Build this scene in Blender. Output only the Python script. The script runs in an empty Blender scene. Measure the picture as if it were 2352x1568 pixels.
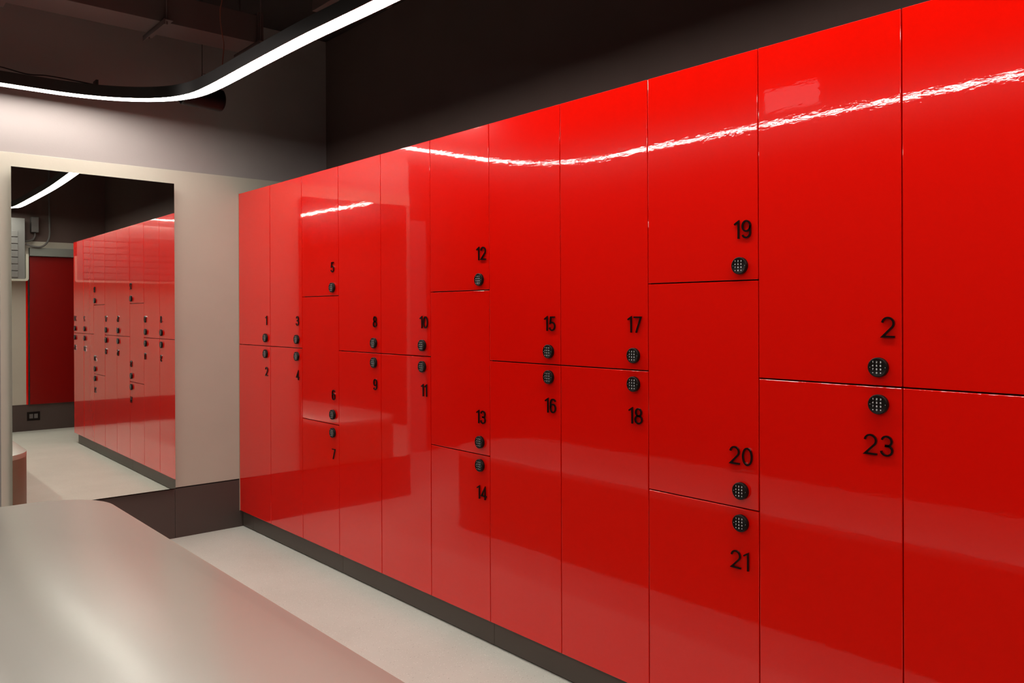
import bpy, bmesh, math, random
from mathutils import Vector, Matrix
random.seed(7)
scn = bpy.context.scene
COL = scn.collection

# ------------------------------------------------------------------ camera
yaw, pitch, roll = 0.7177, -0.0019, -0.0039
F = Vector((math.sin(yaw)*math.cos(pitch), math.cos(yaw)*math.cos(pitch), math.sin(pitch)))
Rr = Vector((math.cos(yaw), -math.sin(yaw), 0))
U = Rr.cross(F)
cr, sr = math.cos(roll), math.sin(roll)
r2 = Rr*cr + U*sr
u2 = -Rr*sr + U*cr
cam_d = bpy.data.cameras.new('camera')
cam = bpy.data.objects.new('camera', cam_d)
COL.objects.link(cam)
cam.matrix_world = Matrix(((r2.x, u2.x, -F.x, -2.0408), (r2.y, u2.y, -F.y, -4.9227), (r2.z, u2.z, -F.z, 1.3234), (0, 0, 0, 1)))
cam_d.sensor_width = 36
cam_d.sensor_fit = 'HORIZONTAL'
cam_d.lens = 1862.47*36/2352
cam_d.shift_y = -62.03/2352
cam_d.clip_start = 0.02
scn.camera = cam

# ------------------------------------------------------------------ world, exposure
w = bpy.data.worlds.new('world')
scn.world = w
w.use_nodes = True
w.node_tree.nodes['Background'].inputs[0].default_value = (0.02, 0.02, 0.02, 1)
w.node_tree.nodes['Background'].inputs[1].default_value = 0.0
scn.view_settings.view_transform = 'Standard'
scn.view_settings.look = 'None'
scn.view_settings.gamma = 1
scn.view_settings.exposure = 0.8
scn.view_settings.use_curve_mapping = False
scn.cycles.use_denoising = True
scn.cycles.max_bounces = 12
scn.cycles.diffuse_bounces = 5
scn.cycles.glossy_bounces = 8
scn.cycles.sample_clamp_indirect = 6.0
scn.cycles.blur_glossy = 0.6

LAMP_MAIN = 20.5      # emission of the linear light
LAMP_PASSAGE = 40.0

# ------------------------------------------------------------------ materials
def mat(name, color, rough=0.5, spec=0.5, metal=0.0, coat=0.0, coat_rough=0.03, emit=None, estr=0.0):
    m = bpy.data.materials.new(name)
    m.use_nodes = True
    b = m.node_tree.nodes['Principled BSDF']
    b.inputs['Base Color'].default_value = (*color, 1)
    b.inputs['Roughness'].default_value = rough
    b.inputs['Specular IOR Level'].default_value = spec
    b.inputs['Metallic'].default_value = metal
    b.inputs['Coat Weight'].default_value = coat
    b.inputs['Coat Roughness'].default_value = coat_rough
    if emit:
        b.inputs['Emission Color'].default_value = (*emit, 1)
        b.inputs['Emission Strength'].default_value = estr
    return m

def nodes(m):
    return m.node_tree.nodes, m.node_tree.links, m.node_tree.nodes['Principled BSDF']

def noise(m, scale, detail=2, rough=0.5, vec=None):
    n, l, b = nodes(m)
    t = n.new('ShaderNodeTexNoise')
    t.inputs['Scale'].default_value = scale
    t.inputs['Detail'].default_value = detail
    t.inputs['Roughness'].default_value = rough
    if vec is not None:
        l.new(vec, t.inputs['Vector'])
    return t

def bump(m, height, strength, dist, prev=None, targets=('Normal',)):
    n, l, b = nodes(m)
    bp = n.new('ShaderNodeBump')
    bp.inputs['Strength'].default_value = strength
    bp.inputs['Distance'].default_value = dist
    l.new(height, bp.inputs['Height'])
    if prev is not None:
        l.new(prev.outputs[0], bp.inputs['Normal'])
    for t in targets:
        l.new(bp.outputs[0], b.inputs[t])
    return bp

def ramp(m, fac, stops):
    n, l, b = nodes(m)
    r = n.new('ShaderNodeValToRGB')
    els = r.color_ramp.elements
    els[0].position, els[0].color = stops[0][0], (*stops[0][1], 1)
    els[1].position, els[1].color = stops[1][0], (*stops[1][1], 1)
    for p, c in stops[2:]:
        e = els.new(p); e.color = (*c, 1)
    l.new(fac, r.inputs[0])
    return r

def coords(m):
    n, l, b = nodes(m)
    t = n.new('ShaderNodeTexCoord')
    return t

M = {}
# red lacquered locker fronts: glossy clear lacquer with a faint orange peel
RED = (0.80, 0.0035, 0.0003)
m = mat('red_lacquer', RED, rough=0.17, spec=0.11, coat=1.0, coat_rough=0.018)
n, l, b = nodes(m)
tc = coords(m)
oi = n.new('ShaderNodeObjectInfo')
va = n.new('ShaderNodeVectorMath'); va.operation = 'ADD'
vm = n.new('ShaderNodeVectorMath'); vm.operation = 'SCALE'; vm.inputs[3].default_value = 40
cx = n.new('ShaderNodeCombineXYZ')
for i in range(3):
    l.new(oi.outputs['Random'], cx.inputs[i])
l.new(cx.outputs[0], vm.inputs[0]); l.new(tc.outputs['Object'], va.inputs[0]); l.new(vm.outputs[0], va.inputs[1])
big = noise(m, 1.3, 1, vec=va.outputs[0])
mpg = n.new('ShaderNodeMapping'); mpg.inputs['Scale'].default_value = (1, 0.4, 1)
l.new(va.outputs[0], mpg.inputs[0])
fine = noise(m, 80, 3, 0.55, vec=mpg.outputs[0])
b1 = bump(m, big.outputs['Fac'], 1.0, 0.0012)
b2 = bump(m, fine.outputs['Fac'], 0.10, 0.0006, prev=b1, targets=('Normal', 'Coat Normal'))
M['red'] = m
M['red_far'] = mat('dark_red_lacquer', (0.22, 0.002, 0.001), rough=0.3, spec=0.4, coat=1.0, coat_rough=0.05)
M['red_body'] = mat('red_body_gap_shade', (0.09, 0.002, 0.001), rough=0.5)  # darker than the doors: shade of the door gaps put into the colour
M['black'] = mat('black_plastic', (0.006, 0.0035, 0.003), rough=0.4, spec=0.2)
M['acrylic'] = mat('black_acrylic', (0.008, 0.004, 0.004), rough=0.12, spec=0.5)
M['key'] = mat('white_key_print', (0.85, 0.85, 0.85), rough=0.5)
# terrazzo-like floor
m = mat('floor_terrazzo', (0.6, 0.56, 0.5), rough=0.42, spec=0.35)
n, l, b = nodes(m)
tc = coords(m)
cl = noise(m, 1.6, 4, 0.6, vec=tc.outputs['Object'])
base = ramp(m, cl.outputs['Fac'], [(0.3, (0.56, 0.56, 0.495)), (0.7, (0.645, 0.64, 0.575))])
vor = n.new('ShaderNodeTexVoronoi'); vor.inputs['Scale'].default_value = 170
l.new(tc.outputs['Object'], vor.inputs['Vector'])
chip = ramp(m, vor.outputs['Distance'], [(0.16, (1, 1, 1)), (0.24, (0, 0, 0))])
hs = n.new('ShaderNodeSeparateColor'); l.new(vor.outputs['Color'], hs.inputs[0])
sel = n.new('ShaderNodeMath'); sel.operation = 'GREATER_THAN'; sel.inputs[1].default_value = 0.72
l.new(hs.outputs[0], sel.inputs[0])
mm = n.new('ShaderNodeMath'); mm.operation = 'MULTIPLY'
l.new(sel.outputs[0], mm.inputs[0]); l.new(chip.outputs[0], mm.inputs[1])
mx = n.new('ShaderNodeMix'); mx.data_type = 'RGBA'
l.new(mm.outputs[0], mx.inputs[0]); l.new(base.outputs[0], mx.inputs[6]); mx.inputs[7].default_value = (0.95, 0.93, 0.88, 1)
sel2 = n.new('ShaderNodeMath'); sel2.operation = 'GREATER_THAN'; sel2.inputs[1].default_value = 0.93
l.new(hs.outputs[1], sel2.inputs[0])
mm2 = n.new('ShaderNodeMath'); mm2.operation = 'MULTIPLY'
l.new(sel2.outputs[0], mm2.inputs[0]); l.new(chip.outputs[0], mm2.inputs[1])
mx2 = n.new('ShaderNodeMix'); mx2.data_type = 'RGBA'
l.new(mm2.outputs[0], mx2.inputs[0]); l.new(mx.outputs[2], mx2.inputs[6]); mx2.inputs[7].default_value = (0.12, 0.10, 0.08, 1)
l.new(mx2.outputs[2], b.inputs['Base Color'])
fn = noise(m, 220, 2, vec=tc.outputs['Object'])
bump(m, fn.outputs['Fac'], 0.15, 0.001)
M['floor'] = m

def plaster(name, c, var=0.06, rough=0.7):
    m = mat(name, c, rough=rough, spec=0.25)
    tc = coords(m)
    nz = noise(m, 2.2, 3, 0.6, vec=tc.outputs['Object'])
    lo = tuple(x*(1-var) for x in c); hi = tuple(min(1, x*(1+var)) for x in c)
    r = ramp(m, nz.outputs['Fac'], [(0.3, lo), (0.7, hi)])
    m.node_tree.links.new(r.outputs[0], m.node_tree.nodes['Principled BSDF'].inputs['Base Color'])
    f = noise(m, 90, 2, vec=tc.outputs['Object'])
    bump(m, f.outputs['Fac'], 0.15, 0.0015)
    return m
M['panel'] = plaster('pale_wall_panel', (0.50, 0.46, 0.385), 0.03, 0.55)
M['upper'] = plaster('grey_wall_paint', (0.33, 0.29, 0.28), 0.03)
M['dark_wall'] = plaster('dark_wall_paint', (0.125, 0.085, 0.075), 0.05)
M['side_wall'] = plaster('dark_side_wall_paint', (0.05, 0.034, 0.03), 0.05)
M['ceiling'] = plaster('black_ceiling_paint', (0.05, 0.038, 0.036), 0.1)
M['skirting'] = mat('dark_skirting', (0.075, 0.052, 0.045), rough=0.45, spec=0.4)
M['kick'] = mat('dark_plinth', (0.075, 0.057, 0.046), rough=0.42, spec=0.4)
M['shadow_gap'] = mat('black_gap', (0.02, 0.014, 0.012), rough=0.8)
m = mat('taupe_bench_laminate', (0.385, 0.372, 0.312), rough=0.5, spec=0.9, coat=1.0, coat_rough=0.27)
m.node_tree.nodes['Principled BSDF'].inputs['Coat IOR'].default_value = 2.0
M['bench'] = m
M['bench_side'] = mat('brown_bench_side', (0.22, 0.14, 0.10), rough=0.45, spec=0.4)
M['mirror'] = mat('mirror_silver', (0.90, 0.92, 0.86), rough=0.0, metal=1.0)
M['glass_edge'] = mat('mirror_edge', (0.35, 0.45, 0.40), rough=0.2)
M['edge'] = mat('pale_edge_band', (0.42, 0.30, 0.22), rough=0.5)
M['housing'] = mat('black_aluminium', (0.03, 0.03, 0.028), rough=0.4, spec=0.5)
LC = (1.0, 0.955, 0.885)
M['lamp'] = mat('lit_diffuser', (0.9, 0.9, 0.9), emit=LC, estr=LAMP_MAIN)
M['lamp3'] = mat('lit_diffuser_passage', (0.9, 0.9, 0.9), emit=(1.0, 0.9, 0.85), estr=LAMP_PASSAGE)
M['reflection_glow'] = mat('lit_cover', (0.8, 0.8, 0.8), emit=(1.0, 0.9, 0.9), estr=0.55)
M['duct'] = mat('painted_duct', (0.125, 0.082, 0.077), rough=0.6)
M['copper'] = mat('reddish_wire', (0.28, 0.09, 0.06), rough=0.5)
M['ac'] = mat('grey_unit', (0.16, 0.158, 0.15), rough=0.5)
M['ac_frame'] = mat('cream_frame', (0.46, 0.45, 0.37), rough=0.45)
M['header'] = mat('grey_header', (0.2, 0.21, 0.19), rough=0.5)
M['greybox'] = mat('grey_box', (0.12, 0.11, 0.105), rough=0.6)

# ------------------------------------------------------------------ mesh helpers
def add_box(bm, x0, x1, y0, y1, z0, z1, bev=0.0, seg=2, mi=0):
    vs = [bm.verts.new((x, y, z)) for x in (x0, x1) for y in (y0, y1) for z in (z0, z1)]
    fs = []
    for q in ((0, 1, 3, 2), (4, 6, 7, 5), (0, 4, 5, 1), (2, 3, 7, 6), (0, 2, 6, 4), (1, 5, 7, 3)):
        f = bm.faces.new([vs[i] for i in q]); f.material_index = mi; fs.append(f)
    if bev:
        es = list({e for f in fs for e in f.edges})
        bmesh.ops.bevel(bm, geom=es, offset=bev, segments=seg, affect='EDGES', profile=0.5)
    return fs

def finish(name, bm, mats, parent=None, smooth=False, loc=None):
    bmesh.ops.recalc_face_normals(bm, faces=bm.faces[:])
    me = bpy.data.meshes.new(name)
    bm.to_mesh(me); bm.free()
    if not isinstance(mats, (list, tuple)):
        mats = [mats]
    for mm_ in mats:
        me.materials.append(mm_)
    if smooth:
        me.polygons.foreach_set('use_smooth', [True]*len(me.polygons))
        me.set_sharp_from_angle(angle=math.radians(35))
    o = bpy.data.objects.new(name, me)
    COL.objects.link(o)
    if parent:
        o.parent = parent
    if loc:
        o.location = loc
    return o

def empty(name, loc, label, cat, group=None):
    o = bpy.data.objects.new(name, None)
    o.empty_display_size = 0.05
    COL.objects.link(o)
    o.location = loc
    o['label'] = label; o['category'] = cat
    if group:
        o['group'] = group
    return o

def tag(o, label, cat, group=None):
    o['label'] = label; o['category'] = cat
    if group:
        o['group'] = group
    return o

def struct(name, bm, m):
    o = finish(name, bm, m)
    o['kind'] = 'structure'
    return o

def add_tube(bm, pts, r, seg=8, cap=True, mi=0):
    pts = [Vector(p) for p in pts]
    rings = []
    prev_n = None
    for i, p in enumerate(pts):
        t = (pts[min(i+1, len(pts)-1)] - pts[max(i-1, 0)]).normalized()
        if prev_n is None:
            a = Vector((0, 0, 1)) if abs(t.z) < 0.9 else Vector((1, 0, 0))
            nn = t.cross(a).normalized()
        else:
            nn = (prev_n - t*prev_n.dot(t)).normalized()
        prev_n = nn
        bb = t.cross(nn)
        rings.append([bm.verts.new(p + (nn*math.cos(2*math.pi*k/seg) + bb*math.sin(2*math.pi*k/seg))*r) for k in range(seg)])
    for a, c in zip(rings, rings[1:]):
        for k in range(seg):
            f = bm.faces.new((a[k], a[(k+1) % seg], c[(k+1) % seg], c[k])); f.material_index = mi
    if cap:
        bm.faces.new(rings[0][::-1]).material_index = mi
        bm.faces.new(rings[-1]).material_index = mi

def spline(pts, n=8):
    P = [Vector(p) for p in pts]
    P = [P[0]*2-P[1]] + P + [P[-1]*2-P[-2]]
    out = []
    for i in range(1, len(P)-2):
        for k in range(n):
            t = k/n
            a, b_, c, d = P[i-1:i+3]
            out.append(0.5*((2*b_) + (c-a)*t + (2*a-5*b_+4*c-d)*t*t + (3*b_-a-3*c+d)*t**3))
    out.append(P[-2])
    return out

def sweep_flat(bm, path, prof, mi=0):
    """sweep a closed (lateral, z) profile along a horizontal path of (x, y, z)"""
    rings = []
    P = [Vector(p) for p in path]
    for i, p in enumerate(P):
        t = (P[min(i+1, len(P)-1)] - P[max(i-1, 0)]); t.z = 0; t.normalize()
        s = Vector((t.y, -t.x, 0))
        rings.append([bm.verts.new(p + s*a + Vector((0, 0, z))) for a, z in prof])
    k = len(prof)
    for a, c in zip(rings, rings[1:]):
        for j in range(k):
            bm.faces.new((a[j], a[(j+1) % k], c[(j+1) % k], c[j])).material_index = mi
    bm.faces.new(rings[0][::-1]).material_index = mi
    bm.faces.new(rings[-1]).material_index = mi

# ------------------------------------------------------------------ room shell
FARY = -5.75
XL = -3.35
ZC = 3.15
XW = 0.612
PE = -1.272      # free end of the back wall
bm = bmesh.new(); add_box(bm, XL-0.1, XW+0.1, FARY-0.1, 1.6, -0.1, 0); struct('floor', bm, M['floor'])
bm = bmesh.new(); add_box(bm, XL-0.1, XW+0.1, FARY-0.1, 1.6, ZC, ZC+0.1); struct('ceiling', bm, M['ceiling'])
bm = bmesh.new(); add_box(bm, PE, XW, 0.012, 0.14, 0, ZC); struct('wall_back', bm, M['upper'])
bm = bmesh.new(); add_box(bm, XW, XW+0.1, FARY, 1.5, 0, ZC); struct('wall_right', bm, M['dark_wall'])
bm = bmesh.new(); add_box(bm, XL-0.1, XL, FARY, 1.5, 0, ZC); struct('wall_left', bm, M['side_wall'])
bm = bmesh.new(); add_box(bm, XL-0.1, XW+0.1, FARY-0.1, FARY, 0, ZC); struct('wall_front', bm, M['dark_wall'])
# passage beyond the free end of the back wall
bm = bmesh.new(); add_box(bm, XL, XW, 1.5, 1.6, 0, ZC); struct('wall_passage', bm, M['side_wall'])
bm = bmesh.new(); add_box(bm, -2.46, -1.3, 1.485, 1.499, 0.0, 2.2, 0.002); struct('trim_5', bm, M['upper'])
# pale lining panel on the back wall, reveal gap and dark skirting below
bm = bmesh.new(); add_box(bm, PE, 0.45, 0.0, 0.012, 0.2985, 2.1744, 0.001); struct('trim_1', bm, M['panel'])
bm = bmesh.new(); add_box(bm, PE+0.002, 0.4, 0.006, 0.0119, 0.286, 0.2985); struct('trim_2', bm, M['shadow_gap'])
bm = bmesh.new()
add_box(bm, PE, -0.3935, 0.0, 0.0119, 0.0, 0.2905, 0.001)
add_box(bm, -0.3925, 0.02, 0.0, 0.0119, 0.0, 0.2905, 0.001)
struct('baseboard_back', bm, M['skirting'])
# far wall (behind the viewpoint, seen in the mirror)
bm = bmesh.new(); add_box(bm, -3.3, XW-0.002, FARY, FARY+0.012, 0.302, 2.163, 0.001); struct('trim_3', bm, M['panel'])
bm = bmesh.new(); add_box(bm, -3.3, XW-0.002, FARY, FARY+0.014, 0.0, 0.300, 0.001); struct('baseboard_front', bm, M['skirting'])
# plinth under the lockers, in lengths with hairline joints
bm = bmesh.new()
E0 = 0.0487
joints = [0.002, 0.155, E0+1.2*1, E0+2.4, E0+3.6, E0+4.33]
for a, c in zip(joints, joints[1:]):
    add_box(bm, 0.0195, 0.040, -c+0.0006, -a-0.0006, 0.006, 0.0985, 0.0008)
add_box(bm, 0.030, 0.60, -(E0+4.325), -0.004, 0.0, 0.0985)
struct('baseboard_right', bm, M['kick'])
# thin pale edge strip where the lockers meet the back wall
bm = bmesh.new(); add_box(bm, -0.0035, 0.0005, -0.004, -0.0008, 0.1, 2.072, 0.0005); struct('trim_4', bm, M['edge'])

# ------------------------------------------------------------------ glyph strokes
def arc(cx, cy, rx, ry, a0, a1, k=14):
    return [(cx+rx*math.cos(math.radians(a0+(a1-a0)*i/k)), cy+ry*math.sin(math.radians(a0+(a1-a0)*i/k))) for i in range(k+1)]

G = {
 '0': (0.64, [(arc(.32, .5, .275, .455, 0, 360, 28)[:-1], True)]),
 '1': (0.34, [([(0.02, .80), (.285, .955), (.285, 0)], False)]),
 '2': (0.66, [(arc(.32, .685, .27, .27, 172, -38, 16)+[(.06, .05), (.64, .05)], False)]),
 '3': (0.62, [(arc(.30, .725, .235, .232, 165, -90, 16)+[(.22, .493)], False), ([(.22, .525), (.30, .525)]+arc(.295, .285, .265, .24, 80, -172, 18), False)]),
 '4': (0.68, [([(.66, .27), (.06, .27), (.48, .93), (.48, 0)], False)]),
 '5': (0.62, [([(.56, .955), (.16, .955), (.11, .53)]+arc(.29, .32, .27, .275, 118, -160, 18), False)]),
 '6': (0.60, [(arc(.315, .70, .25, .255, 25, 180, 12)+[(.065, .32)], False), (arc(.305, .325, .245, .28, 0, 360, 24)[:-1], True)]),
 '7': (0.62, [([(.02, .955), (.58, .955), (.20, 0)], False)]),
 '8': (0.62, [(arc(.31, .735, .215, .22, 0, 360, 22)[:-1], True), (arc(.31, .28, .265, .235, 0, 360, 24)[:-1], True)]),
 '9': (0.60, [(arc(.285, .30, .25, .255, 205, 360, 12)+[(.535, .68)], False), (arc(.295, .675, .245, .28, 0, 360, 24)[:-1], True)]),
 '*': (0.5, [([(.25, .2), (.25, .8)], False), ([(0, .35), (.5, .65)], False), ([(0, .65), (.5, .35)], False)]),
 '#': (0.5, [([(.12, .1), (.18, .9)], False), ([(.36, .1), (.42, .9)], False), ([(0, .35), (.5, .35)], False), ([(0, .65), (.5, .65)], False)]),
}

def stroke(bm, pts, closed, wd, x0, x1, oy, oz, h, mi=0):
    """ribbon in the locker-front plane: glyph x runs towards -y, glyph y is up; x0..x1 is its thickness"""
    P = [Vector((p[0]*h, p[1]*h)) for p in pts]
    N = len(P)
    L, Rg = [], []
    for i, p in enumerate(P):
        if closed:
            a, c = P[(i-1) % N], P[(i+1) % N]
        else:
            a, c = P[max(i-1, 0)], P[min(i+1, N-1)]
        d1 = (p-a).normalized() if (p-a).length > 1e-9 else (c-p).normalized()
        d2 = (c-p).normalized() if (c-p).length > 1e-9 else d1
        n1 = Vector((-d1.y, d1.x)); n2 = Vector((-d2.y, d2.x))
        mdir = (n1+n2)
        if mdir.length < 1e-6:
            mdir = n1
        mdir.normalize()
        k = wd/2/max(0.38, mdir.dot(n1))
        L.append(p+mdir*k); Rg.append(p-mdir*k)
    def V(q, x):
        return bm.verts.new((x, oy-q.x, oz+q.y))
    la = [V(q, x0) for q in L]; ra = [V(q, x0) for q in Rg]
    lb = [V(q, x1) for q in L]; rb = [V(q, x1) for q in Rg]
    rng = range(N if closed else N-1)
    for i in rng:
        j = (i+1) % N
        for q in ((la[i], ra[i], ra[j], la[j]), (lb[i], lb[j], rb[j], rb[i]), (la[i], la[j], lb[j], lb[i]), (ra[i], rb[i], rb[j], ra[j])):
            bm.faces.new(q).material_index = mi
    if not closed:
        bm.faces.new((la[0], lb[0], rb[0], ra[0])).material_index = mi
        bm.faces.new((la[-1], ra[-1], rb[-1], lb[-1])).material_index = mi

def number_mesh(text, h=0.0525, wd=0.0048, gap=0.0075):
    bm = bmesh.new()
    tot = sum(G[c][0]*h for c in text) + gap*(len(text)-1)
    x = -tot/2
    for c in text:
        gw, st = G[c]
        for pts, cl_ in st:
            stroke(bm, pts, cl_, wd, -0.0062, -0.0012, -x, -h/2, h)
        x += gw*h+gap
    return bm

# ------------------------------------------------------------------ keypad lock (shared meshes)
def disc_profile(bm, prof, seg=40, mi=0):
    rings = [[bm.verts.new((x, r*math.cos(2*math.pi*k/seg), r*math.sin(2*math.pi*k/seg))) for k in range(seg)] for x, r in prof]
    for a, c in zip(rings, rings[1:]):
        for k in range(seg):
            bm.faces.new((a[k], a[(k+1) % seg], c[(k+1) % seg], c[k])).material_index = mi
    bm.faces.new(rings[0]).material_index = mi
    bm.faces.new(rings[-1]).material_index = mi
bm = bmesh.new()
disc_profile(bm, [(0, .0235), (-.0015, .0248), (-.0105, .0250), (-.0118, .0246), (-.0127, .0236), (-.0130, .0222), (-.0126, .0216)])
bmesh.ops.recalc_face_normals(bm, faces=bm.faces[:])
lock_me = bpy.data.meshes.new('keypad_lock'); bm.to_mesh(lock_me); bm.free()
lock_me.materials.append(M['black'])
lock_me.polygons.foreach_set('use_smooth', [True]*len(lock_me.polygons)); lock_me.set_sharp_from_angle(angle=math.radians(35))
bm = bmesh.new()
kh = 0.0042
for ri, row in enumerate(('123', '456', '789', '*0#')):
    for ci, ch in enumerate(row):
        gw, st = G[ch]
        oy = -((ci-1)*0.0098) + 0.0015 + gw*kh/2*1.15
        oz = 0.0134 - ri*0.0090 - kh/2
        for pts, cl_ in st:
            stroke(bm, [(p[0]*1.15, p[1]) for p in pts], cl_, 0.0009, -0.01285, -0.0125, oy, oz, kh)
for yy in (0.0185, -0.0200):
    add_box(bm, -0.01285, -0.0125, yy-0.0006, yy+0.0006, -0.0006, 0.0006)
bmesh.ops.recalc_face_normals(bm, faces=bm.faces[:])
key_me = bpy.data.meshes.new('key_digits'); bm.to_mesh(key_me); bm.free()
key_me.materials.append(M['key'])

# ------------------------------------------------------------------ lockers
ZB, ZL, ZM, ZU, ZT = .1002, .7563, 1.1353, 1.4146, 2.0722
GAP = 0.0019
door_cache, body_cache = {}, {}
def locker(col, z0, z1, num, lock_z, num_z, pos_txt, noff, text=None):
    y1 = -(E0+0.4*col); y0 = y1-0.4
    if col == 0:
        y1 = -0.0015
    w_ = y1-y0
    hgt = z1-z0
    base = empty('locker', (0.0, (y0+y1)/2, z0), pos_txt, 'locker', 'red numbered lockers along the right wall')
    key = (round(w_, 4), round(hgt, 4))
    if key not in door_cache:
        bm = bmesh.new()
        add_box(bm, 0.0, 0.018, -w_/2+GAP, w_/2-GAP, GAP, hgt-GAP, 0.0014, 3)
        bmesh.ops.recalc_face_normals(bm, faces=bm.faces[:])
        me = bpy.data.meshes.new('door'); bm.to_mesh(me); bm.free(); me.materials.append(M['red'])
        door_cache[key] = me
        # open-fronted carcass: two sides, top, bottom, back
        bm = bmesh.new()
        t = 0.016; q = 0.0003
        add_box(bm, 0.0195, 0.585, -w_/2+q, -w_/2+t, q, hgt-q)
        add_box(bm, 0.0195, 0.585, w_/2-t, w_/2-q, q, hgt-q)
        add_box(bm, 0.0195, 0.585, -w_/2+t, w_/2-t, q, t)
        add_box(bm, 0.0195, 0.585, -w_/2+t, w_/2-t, hgt-t, hgt-q)
        add_box(bm, 0.575, 0.585, -w_/2+t, w_/2-t, t, hgt-t)
        bmesh.ops.recalc_face_normals(bm, faces=bm.faces[:])
        me = bpy.data.meshes.new('locker_body'); bm.to_mesh(me); bm.free(); me.materials.append(M['red_body'])
        body_cache[key] = me
    def put(name, me, loc, par):
        o = bpy.data.objects.new(name, me); COL.objects.link(o); o.parent = par; o.location = loc
        return o
    put('locker_body', body_cache[key], (0, 0, 0), base)
    d = put('door', door_cache[key], (0, 0, 0), base)
    # tiny hang differences between doors
    d.rotation_euler = (0, random.uniform(-0.0007, 0.0007), 0)
    yl = -(E0+0.4*(col+1)) + 0.0565 - (y0+y1)/2
    lk = put('keypad_lock', lock_me, (0, yl, lock_z-z0), base)
    lk['label'] = 'round black keypad lock'
    put('key_digits', key_me, (0, 0, 0), lk)
    yn = -(E0+0.4*(col+1)) + noff - (y0+y1)/2
    nm = finish('locker_number', number_mesh(text or num), M['acrylic'], base, loc=(0, yn, num_z-z0))
    nm['label'] = 'black raised number'
    return base

UP, LO = (1.183, 1.284), (1.090, 0.987)
T3 = {'u': (1.457, 1.561), 'm': (0.807, 0.908), 'l': (0.714, 0.606)}
NOFF = {'1': .047, '2': .045, '3': .048, '4': .048, '5': .055, '6': .049, '7': .05, '8': .047, '9': .046, '10': .045, '11': .045, '12': .045,
        '13': .050, '14': .047, '15': .051, '16': .049, '17': .053, '18': .050, '19': .048, '20': .056, '21': .061, '23': .0575, '24': .05, '25': .05}
where = ['nearest the back wall', 'second column from the back wall', 'third column from the back wall', 'just right of the column with 5, 6 and 7',
         'just left of the column with 12, 13 and 14', 'middle three-door column', 'just right of the column with 12, 13 and 14',
         'just left of the column with 19, 20 and 21', 'three-door column near the right of the photo', 'column right of 19, 20 and 21',
         'last column at the right edge of the photo']
num = 1
for c in range(11):
    if c in (2, 5, 8):
        rows = [(ZU, ZT, 'u', 'top'), (ZL, ZU, 'm', 'middle'), (ZB, ZL, 'l', 'bottom')]
        for z0, z1, k, nm_ in rows:
            s = str(num)
            locker(c, z0, z1, s, T3[k][0], T3[k][1], f'glossy red locker numbered {s}, {nm_} of three, {where[c]}', NOFF[s]); num += 1
    else:
        for z0, z1, (lz, nz), nm_ in ((ZM, ZT, UP, 'upper'), (ZB, ZM, LO, 'lower')):
            s = str(num)
            if s == '22':
                locker(c, z0, z1, s, lz, nz, 'glossy red upper locker numbered 2 above 23, its first digit missing', .0325, text='2')
            elif c == 10:
                locker(c, z0, z1, s, lz, nz, f'glossy red {nm_} locker in the {where[c]}', NOFF[s])
            else:
                locker(c, z0, z1, s, lz, nz, f'glossy red {nm_} locker numbered {s}, {where[c]}', NOFF[s])
            num += 1
# end panel that closes the run
bm = bmesh.new(); add_box(bm, 0.0, 0.585, -(E0+4.4)-0.018, -(E0+4.4)-0.0005, 0.1002, 2.0722, 0.001)
tag(finish('end_panel', bm, M['red']), 'red side panel closing the near end of the locker run', 'panel')

# ------------------------------------------------------------------ mirror
def my(x):
    return -0.0312 - (x+0.8)*0.0073
mt = empty('wall_mirror', (-0.81, 0.0, 0.296), 'tall frameless rectangular mirror on the pale back wall beside the lockers', 'mirror')
bm = bmesh.new()
x0, x1, z0, z1 = -1.2262, -0.4015, 0.302, 2.0975
v = []
for yy in (0.0, 0.005):
    for x, z in ((x0, z0), (x1, z0), (x1, z1-0.008), (x0, z1)):
        v.append(bm.verts.new((x+0.81, my(x)+yy, z-0.296)))
f = bm.faces.new(v[:4]); f.material_index = 0
bm.faces.new(v[4:][::-1]).material_index = 1
for i in range(4):
    j = (i+1) % 4
    bm.faces.new((v[i], v[i+4], v[j+4], v[j])).material_index = 1
finish('mirror_glass', bm, [M['mirror'], M['glass_edge']], mt)
bm = bmesh.new()
add_box(bm, x0+0.81+0.012, x1+0.81-0.006, -0.0215, -0.0003, 0.004, z1-0.296-0.014, 0.001)
finish('backing_board', bm, M['edge'], mt)

# ------------------------------------------------------------------ bench
bt = empty('bench', (-1.35, -2.7, 0.0), 'long low taupe bench with rounded corners in front of the lockers', 'bench')
def rrect(x0, x1, y0, y1, r, k=14, inset=0.0):
    x0 += inset; x1 -= inset; y0 += inset; y1 -= inset; r = r-inset
    pts = []
    for cx_, cy_, a in ((x1-r, y1-r, 0), (x0+r, y1-r, 90), (x0+r, y0+r, 180), (x1-r, y0+r, 270)):
        for i in range(k+1):
            t = math.radians(a+90*i/k)
            pts.append((cx_+r*math.cos(t), cy_+r*math.sin(t)))
    return pts
def slab(bm, levels, ox, oy, args):
    rings = []
    for z, ins in levels:
        rings.append([bm.verts.new((x-ox, y-oy, z)) for x, y in rrect(*args, inset=ins)])
    n_ = len(rings[0])
    for a, c in zip(rings, rings[1:]):
        for k in range(n_):
            bm.faces.new((a[k], a[(k+1) % n_], c[(k+1) % n_], c[k]))
    bm.faces.new(rings[0][::-1]); bm.faces.new(rings[-1])
BA = (-1.705, -1.003, -4.62, -0.735, 0.28)
bm = bmesh.new()
slab(bm, [(0.445, 0.0), (0.4725, 0.0), (0.4742, 0.0007), (0.475, 0.0025)], -1.35, -2.7, BA)
finish('bench_top', bm, M['bench'], bt, smooth=True)
bm = bmesh.new()
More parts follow.
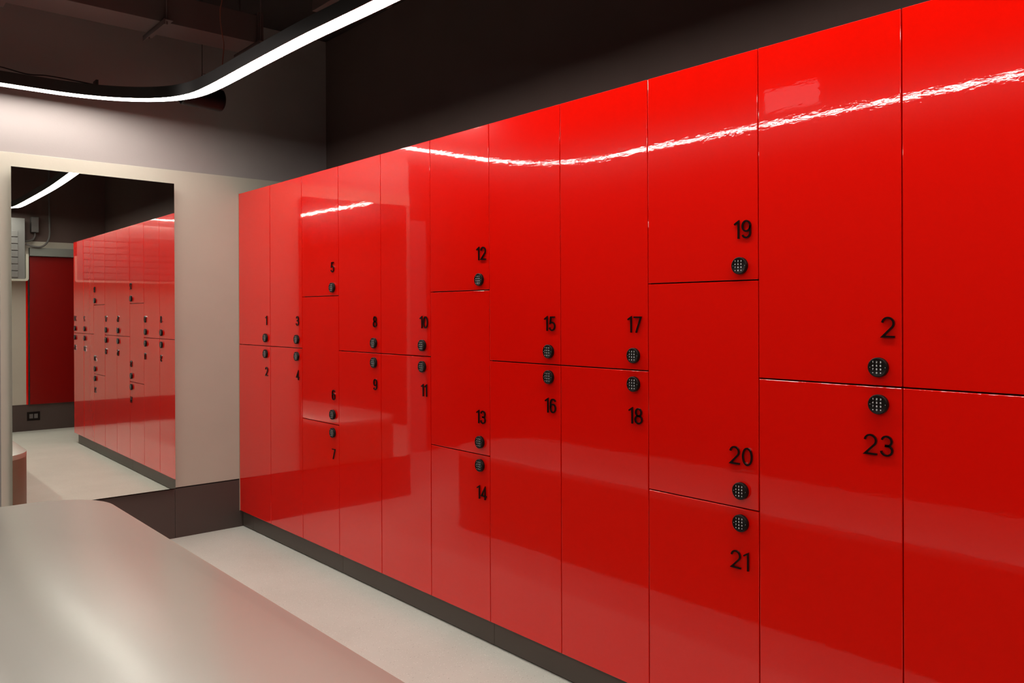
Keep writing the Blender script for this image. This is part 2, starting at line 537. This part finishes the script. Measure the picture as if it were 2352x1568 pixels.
slab(bm, [(0.0, 0.0006), (0.4445, 0.0006)], -1.35, -2.7, BA)
finish('bench_base', bm, M['bench_side'], bt, smooth=True)['label'] = 'darker brown curved base'

# ------------------------------------------------------------------ linear lights
def linear_light(name, path, lampmat, label, hw, hh, lw, cat='light'):
    """closed loop: black channel open below with a flush diffuser just inside its lips"""
    p0 = Vector((-0.455, -1.5, ZLITE))
    o = empty(name, p0, label, cat)
    rel = [Vector(p)-p0 for p in path]
    def loop(bm, prof):
        rings = []
        n_ = len(rel)
        for i, p in enumerate(rel):
            t = rel[(i+1) % n_]-rel[(i-1) % n_]; t.z = 0; t.normalize()
            q = Vector((t.y, -t.x, 0))
            rings.append([bm.verts.new(p+q*u+Vector((0, 0, z))) for u, z in prof])
        k = len(prof)
        for i in range(n_):
            c, d = rings[i], rings[(i+1) % n_]
            for j in range(k):
                bm.faces.new((c[j], c[(j+1) % k], d[(j+1) % k], d[j]))
    bm = bmesh.new()
    loop(bm, [(-hw, 0), (-lw, 0), (-lw, 0.012), (lw, 0.012), (lw, 0), (hw, 0), (hw, hh), (-hw, hh)])
    finish('housing', bm, M['housing'], o, smooth=True)
    bm = bmesh.new()
    loop(bm, [(-lw+0.0003, 0.0008), (lw-0.0003, 0.0008), (lw-0.0003, 0.0115), (-lw+0.0003, 0.0115)])
    finish('diffuser', bm, lampmat, o, smooth=True)
    return o
CAMP = Vector((-2.0408, -4.9227, 1.3234))
SL = 1.49
ZLITE = 1.3234+0.777*SL
def far(x, y, z=2.10):
    return CAMP+(Vector((x, y, z))-CAMP)*SL
def xy(x, y):
    p = far(x, y); return (p.x, p.y, ZLITE)
near = [xy(-0.948, -3.21), xy(-0.959, -2.987), xy(-0.968, -2.811), xy(-0.974, -2.528), xy(-0.976, -2.30), xy(-0.979, -2.16), xy(-0.988, -2.045),
        xy(-1.012, -1.958), xy(-1.055, -1.884), xy(-1.118, -1.822), xy(-1.209, -1.769), xy(-1.32, -1.738), xy(-1.463, -1.729)]
YB = near[-1][1]
XO = -2.452
ctrl = [(-0.385, -5.12, ZLITE), (-0.375, -4.4, ZLITE), (-0.378, -3.4, ZLITE)] + near + [(-1.65, YB, ZLITE), (-1.84, YB-0.01, ZLITE)]
ctrl += [(XO+0.62-0.62*math.sin(math.radians(t)), YB-0.62+0.61*math.cos(math.radians(t)), ZLITE) for t in (18, 36, 54, 72, 90)]
ctrl += [(XO, -1.6, ZLITE), (XO, -3.0, ZLITE), (XO, -4.4, ZLITE), (XO, -5.08, ZLITE)]
ctrl += [(XO+0.38-0.38*math.cos(math.radians(t)), -5.12-0.38*math.sin(math.radians(t)), ZLITE) for t in (25, 50, 75)]
ctrl += [(-1.85, -5.50, ZLITE), (-1.4, -5.50, ZLITE), (-0.95, -5.50, ZLITE)]
ctrl += [(-0.765+0.38*math.sin(math.radians(t)), -5.12-0.38*math.cos(math.radians(t)), ZLITE) for t in (15, 40, 65)]
P_ = [Vector(c) for c in ctrl]; N_ = len(P_)
path = []
for i in range(N_):
    a_, b_, c_, d_ = P_[(i-1) % N_], P_[i], P_[(i+1) % N_], P_[(i+2) % N_]
    for k in range(5):
        t = k/5
        path.append(0.5*((2*b_)+(c_-a_)*t+(2*a_-5*b_+4*c_-d_)*t*t+(3*b_-a_-3*c_+d_)*t**3))
L1 = linear_light('linear_light', path, M['lamp'], 'glowing linear light bending round below the dark ceiling, hung over the bench', 0.041, 0.060, 0.036)
base = Vector(L1.location)
HT = ZLITE+0.0605
for x, y in ((-0.385, -3.6), (-0.41, -2.1), (-1.35, YB), (XO, -1.6), (XO, -4.0), (-1.4, -5.50)):
    bm = bmesh.new(); add_tube(bm, [Vector((x, y, HT))-base, Vector((x, y, ZC))-base], 0.001, 5)
    finish('suspension_wire', bm, M['housing'], L1)
bm = bmesh.new()
cab = spline([(-1.75, YB, HT+0.006), (-1.52, YB-0.012, HT+0.012), (-1.33, YB, HT+0.03), (-1.18, YB, HT+0.014), (-1.09, YB-0.01, HT+0.02), (-0.99, YB, HT+0.022), (-0.868, YB-0.035, HT+0.008)], 6)
add_tube(bm, [p-base for p in cab], 0.0032, 6)
finish('power_cable', bm, M['housing'], L1, smooth=True)
bm = bmesh.new()
p = Vector((-0.862, YB-0.035, HT-0.004))-base
add_box(bm, p.x-0.006, p.x+0.006, p.y-0.03, p.y+0.03, p.z, p.z+0.034, 0.001)
finish('clip', bm, M['housing'], L1)
bm = bmesh.new()
wp = spline([(-0.437, -0.87, ZC), (-0.44, -0.87, 3.02), (-0.442, -0.87, 2.915), (-0.451, -0.87, 2.86), (-0.450, -0.87, 2.80), (-0.441, -0.87, 2.735), (-0.434, -0.87, 2.685), (-0.440, -0.87, 2.60), (-0.445, -0.87, HT)], 6)
add_tube(bm, [p-base for p in wp], 0.0028, 6)
finish('feed_cable', bm, M['copper'], L1, smooth=True)['label'] = 'thin reddish feed cable'
# passage light
pl = empty('ceiling_light', (-2.35, 0.9, 3.05), 'lit rectangular ceiling light in the passage past the back wall', 'light')
bm = bmesh.new(); add_box(bm, -0.32, 0.32, -0.08, 0.08, 0, 0.05, 0.003); finish('housing', bm, M['housing'], pl)
bm = bmesh.new(); add_box(bm, -0.30, 0.30, -0.06, 0.06, -0.004, 0.001); finish('diffuser', bm, M['lamp3'], pl)
for xx in (-0.25, 0.25):
    bm = bmesh.new(); add_tube(bm, [(xx, 0, 0.05), (xx, 0, ZC-3.05)], 0.004); finish('hanger_rod', bm, M['housing'], pl)

# ------------------------------------------------------------------ overhead services
def L_strut(bm, x, ya, yb, z, s=0.022):
    add_box(bm, x-s, x+s, ya, yb, z-0.004, z)
    add_box(bm, x-s, x-s+0.004, ya, yb, z-0.028, z-0.003)
du = empty('air_duct', (-0.75, -0.57, 2.8), 'dark painted rectangular duct crossing the ceiling at upper left', 'duct')
bm = bmesh.new(); add_box(bm, -0.75, 0.575, -0.11, 0.11, 0, 0.15, 0.001)
finish('duct_body', bm, M['duct'], du)
bm = bmesh.new(); add_box(bm, 0.576, 0.606, -0.125, 0.125, 0.0, 0.165, 0.001)
finish('flange', bm, M['duct'], du)
for x in (-0.59, 0.09, 0.583):
    bm = bmesh.new(); L_strut(bm, x, -0.17, 0.17, -0.001); s_ = finish('hanger_strut', bm, M['duct'], du)
    for yy in (-0.14, 0.14):
        bm = bmesh.new(); add_tube(bm, [(x, yy, -0.02), (x, yy, ZC-2.8)], 0.005, 6); finish('threaded_rod', bm, M['duct'], s_)
d2 = empty('air_duct', (-0.06, -2.6, 2.8), 'dark duct running above the lockers parallel to them, behind the light', 'duct')
bm = bmesh.new(); add_box(bm, -0.105, 0.12, -1.8, 1.3, 0, 0.2, 0.001); finish('duct_body', bm, M['duct'], d2)
for yy in (-1.4, -0.2, 1.0):
    bm = bmesh.new(); add_box(bm, -0.13, 0.15, yy-0.02, yy+0.02, -0.006, -0.001); s_ = finish('hanger_strut', bm, M['duct'], d2)
    for xx in (-0.122, 0.142):
        bm = bmesh.new(); add_tube(bm, [(xx, yy, -0.006), (xx, yy, ZC-2.8)], 0.004, 6); finish('threaded_rod', bm, M['duct'], s_)
sp = empty('cylinder_speaker', (-0.355, -0.36, 2.536), 'black cylinder hanging horizontally behind the bend of the light', 'speaker')
bm = bmesh.new()
seg = 28
prof = [(-0.115, .050), (-0.11, .055), (0.095, .062), (0.108, .060), (0.116, .050), (0.111, .045)]
rings = [[bm.verts.new((x, r*math.cos(2*math.pi*k/seg), r*math.sin(2*math.pi*k/seg))) for k in range(seg)] for x, r in prof]
for a, c in zip(rings, rings[1:]):
    for k in range(seg):
        bm.faces.new((a[k], a[(k+1) % seg], c[(k+1) % seg], c[k]))
bm.faces.new(rings[0]); bm.faces.new(rings[-1])
finish('casing', bm, M['black'], sp, smooth=True)
bm = bmesh.new(); add_tube(bm, [(0.0, 0, 0.0595), (0.0, 0, ZC-2.536)], 0.002, 6)
finish('hanging_wire', bm, M['housing'], sp)
bm = bmesh.new()
lp = [far(-0.906+0.020*math.cos(t), -1.90+0.012*math.sin(t), 2.208+0.012*math.sin(t)) for t in [i*2*math.pi/18 for i in range(17)]]
add_tube(bm, lp, 0.002, 6)
add_tube(bm, spline([lp[-1], (-0.40, -0.55, 2.60), (-0.455, -0.72, 2.565), (-0.452, -0.80, HT+0.002)], 5), 0.002, 6)
tag(finish('cable_loop', bm, M['greybox'], smooth=True), 'small loop of grey cable above the bend of the linear light', 'cable')
el = empty('reflection_glow_box', (XL+0.001, -1.86, 2.70), 'pale glowing box added high on the dark wall opposite the lockers, seen only as a reflection', 'light')  # glowing box added to make the pale patch reflected in the lockers
bm = bmesh.new(); add_box(bm, 0, 0.05, -0.225, 0.225, 0, 0.26, 0.004); finish('casing', bm, M['housing'], el)
bm = bmesh.new(); add_box(bm, 0.0505, 0.054, -0.21, 0.21, 0.015, 0.245, 0.001); finish('cover', bm, M['reflection_glow'], el)

# ------------------------------------------------------------------ far end, seen in the mirror
wp_ = empty('sliding_panel', (0.2, FARY+0.03, 0.302), 'dark glossy red panel on the far wall, seen in the mirror', 'panel')
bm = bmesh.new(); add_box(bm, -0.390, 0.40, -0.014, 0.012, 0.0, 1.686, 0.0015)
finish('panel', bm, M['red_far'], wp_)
bm = bmesh.new(); add_box(bm, -0.404, -0.394, -0.014, 0.014, 0.0, 1.686, 0.001)
finish('edge_profile', bm, M['housing'], wp_)
bm = bmesh.new(); add_box(bm, -0.425, -0.406, -0.016, -0.002, 0.0, 1.686, 0.001)
finish('side_strip', bm, M['red'], wp_)
bm = bmesh.new(); add_box(bm, -0.195, 0.60, FARY+0.013, FARY+0.10, 1.992, 2.086, 0.002)
tag(finish('header_box', bm, M['header']), 'grey boxed track above the dark red panel, seen in the mirror', 'track cover')
ac = empty('air_conditioner', (-1.6, FARY+0.013, 1.70), 'large grey wall unit with cream rim at the left edge of the mirror', 'wall unit')
bm = bmesh.new(); add_box(bm, -1.35, 1.340, 0, 0.20, 0.004, 0.70, 0.004); finish('casing', bm, M['ac'], ac)
bm = bmesh.new()
# cream rim: lower rail and right post with a rounded corner
pts = [(-1.35, 0.0), (1.33, 0.0)]
rc = 0.03
outer = [(1.37-rc+rc*math.cos(math.radians(a)), rc+rc*math.sin(math.radians(a))) for a in range(-90, 1, 15)]
inner = [(1.345-rc*.6+rc*.6*math.cos(math.radians(a)), 0.022+rc*.6+rc*.6*math.sin(math.radians(a))) for a in range(-90, 1, 15)]
O = [(-1.37, 0.0)] + outer + [(1.37, 0.30)]
I = [(-1.37, 0.022)] + inner + [(1.345, 0.30)]
fr = [(bm.verts.new((a[0], 0.225, a[1])), bm.verts.new((c[0], 0.225, c[1])), bm.verts.new((c[0], 0.0, c[1])), bm.verts.new((a[0], 0.0, a[1]))) for a, c in zip(O, I)]
for a, c in zip(fr, fr[1:]):
    for k in range(4):
        bm.faces.new((a[k], a[(k+1) % 4], c[(k+1) % 4], c[k]))
bm.faces.new(fr[0]); bm.faces.new(fr[-1][::-1])
finish('rim', bm, M['ac_frame'], ac)
for i, z in enumerate((0.04, 0.115, 0.19, 0.265, 0.34, 0.415, 0.49)):
    bm = bmesh.new()
    for a, c in ((-1.30, -0.80), (-0.78, -0.28), (-0.26, 0.24), (0.26, 0.76), (0.78, 1.27)):
        add_box(bm, a, c, 0.201, 0.214, z, z+0.066, 0.003)
    finish('slat_row', bm, M['ac'], ac)
bm = bmesh.new(); add_box(bm, -0.178, -0.104, FARY+0.001, FARY+0.10, 2.262, 2.434, 0.003)
jb = tag(finish('junction_box', bm, M['greybox']), 'grey box on the far wall above the red panel, seen in the mirror', 'junction box')
bm = bmesh.new()
add_tube(bm, spline([(-0.136, FARY+0.05, 2.258), (-0.136, FARY+0.05, 2.22), (-0.165, FARY+0.06, 2.175), (-0.24, FARY+0.10, 2.150)], 6), 0.011, 8)
add_tube(bm, spline([(-0.24, FARY+0.12, 2.12), (-0.17, FARY+0.12, 2.098), (-0.089, FARY+0.12, 2.096), (-0.03, FARY+0.10, 2.14), (0.005, FARY+0.08, 2.22), (0.012, FARY+0.06, 2.34), (0.010, FARY+0.05, 2.6), (0.010, FARY+0.05, ZC)], 6), 0.011, 8)
tag(finish('conduit_pipe', bm, M['greybox'], smooth=True), 'dark flexible conduit curving beside the grey wall unit, seen in the mirror', 'pipe')
so = empty('wall_socket', (-0.153+0.0, FARY+0.0145, 0.167), 'black double wall socket on the far skirting, seen in the mirror', 'socket')
bm = bmesh.new(); add_box(bm, -0.065, 0.065, 0, 0.008, -0.05, 0.05, 0.002); finish('face_plate', bm, M['black'], so)
for s in (-1, 1):
    bm = bmesh.new(); add_box(bm, s*0.024-0.018, s*0.024+0.018, 0.008, 0.0095, -0.025, 0.025, 0.0005); finish('socket_insert', bm, M['greybox'], so)
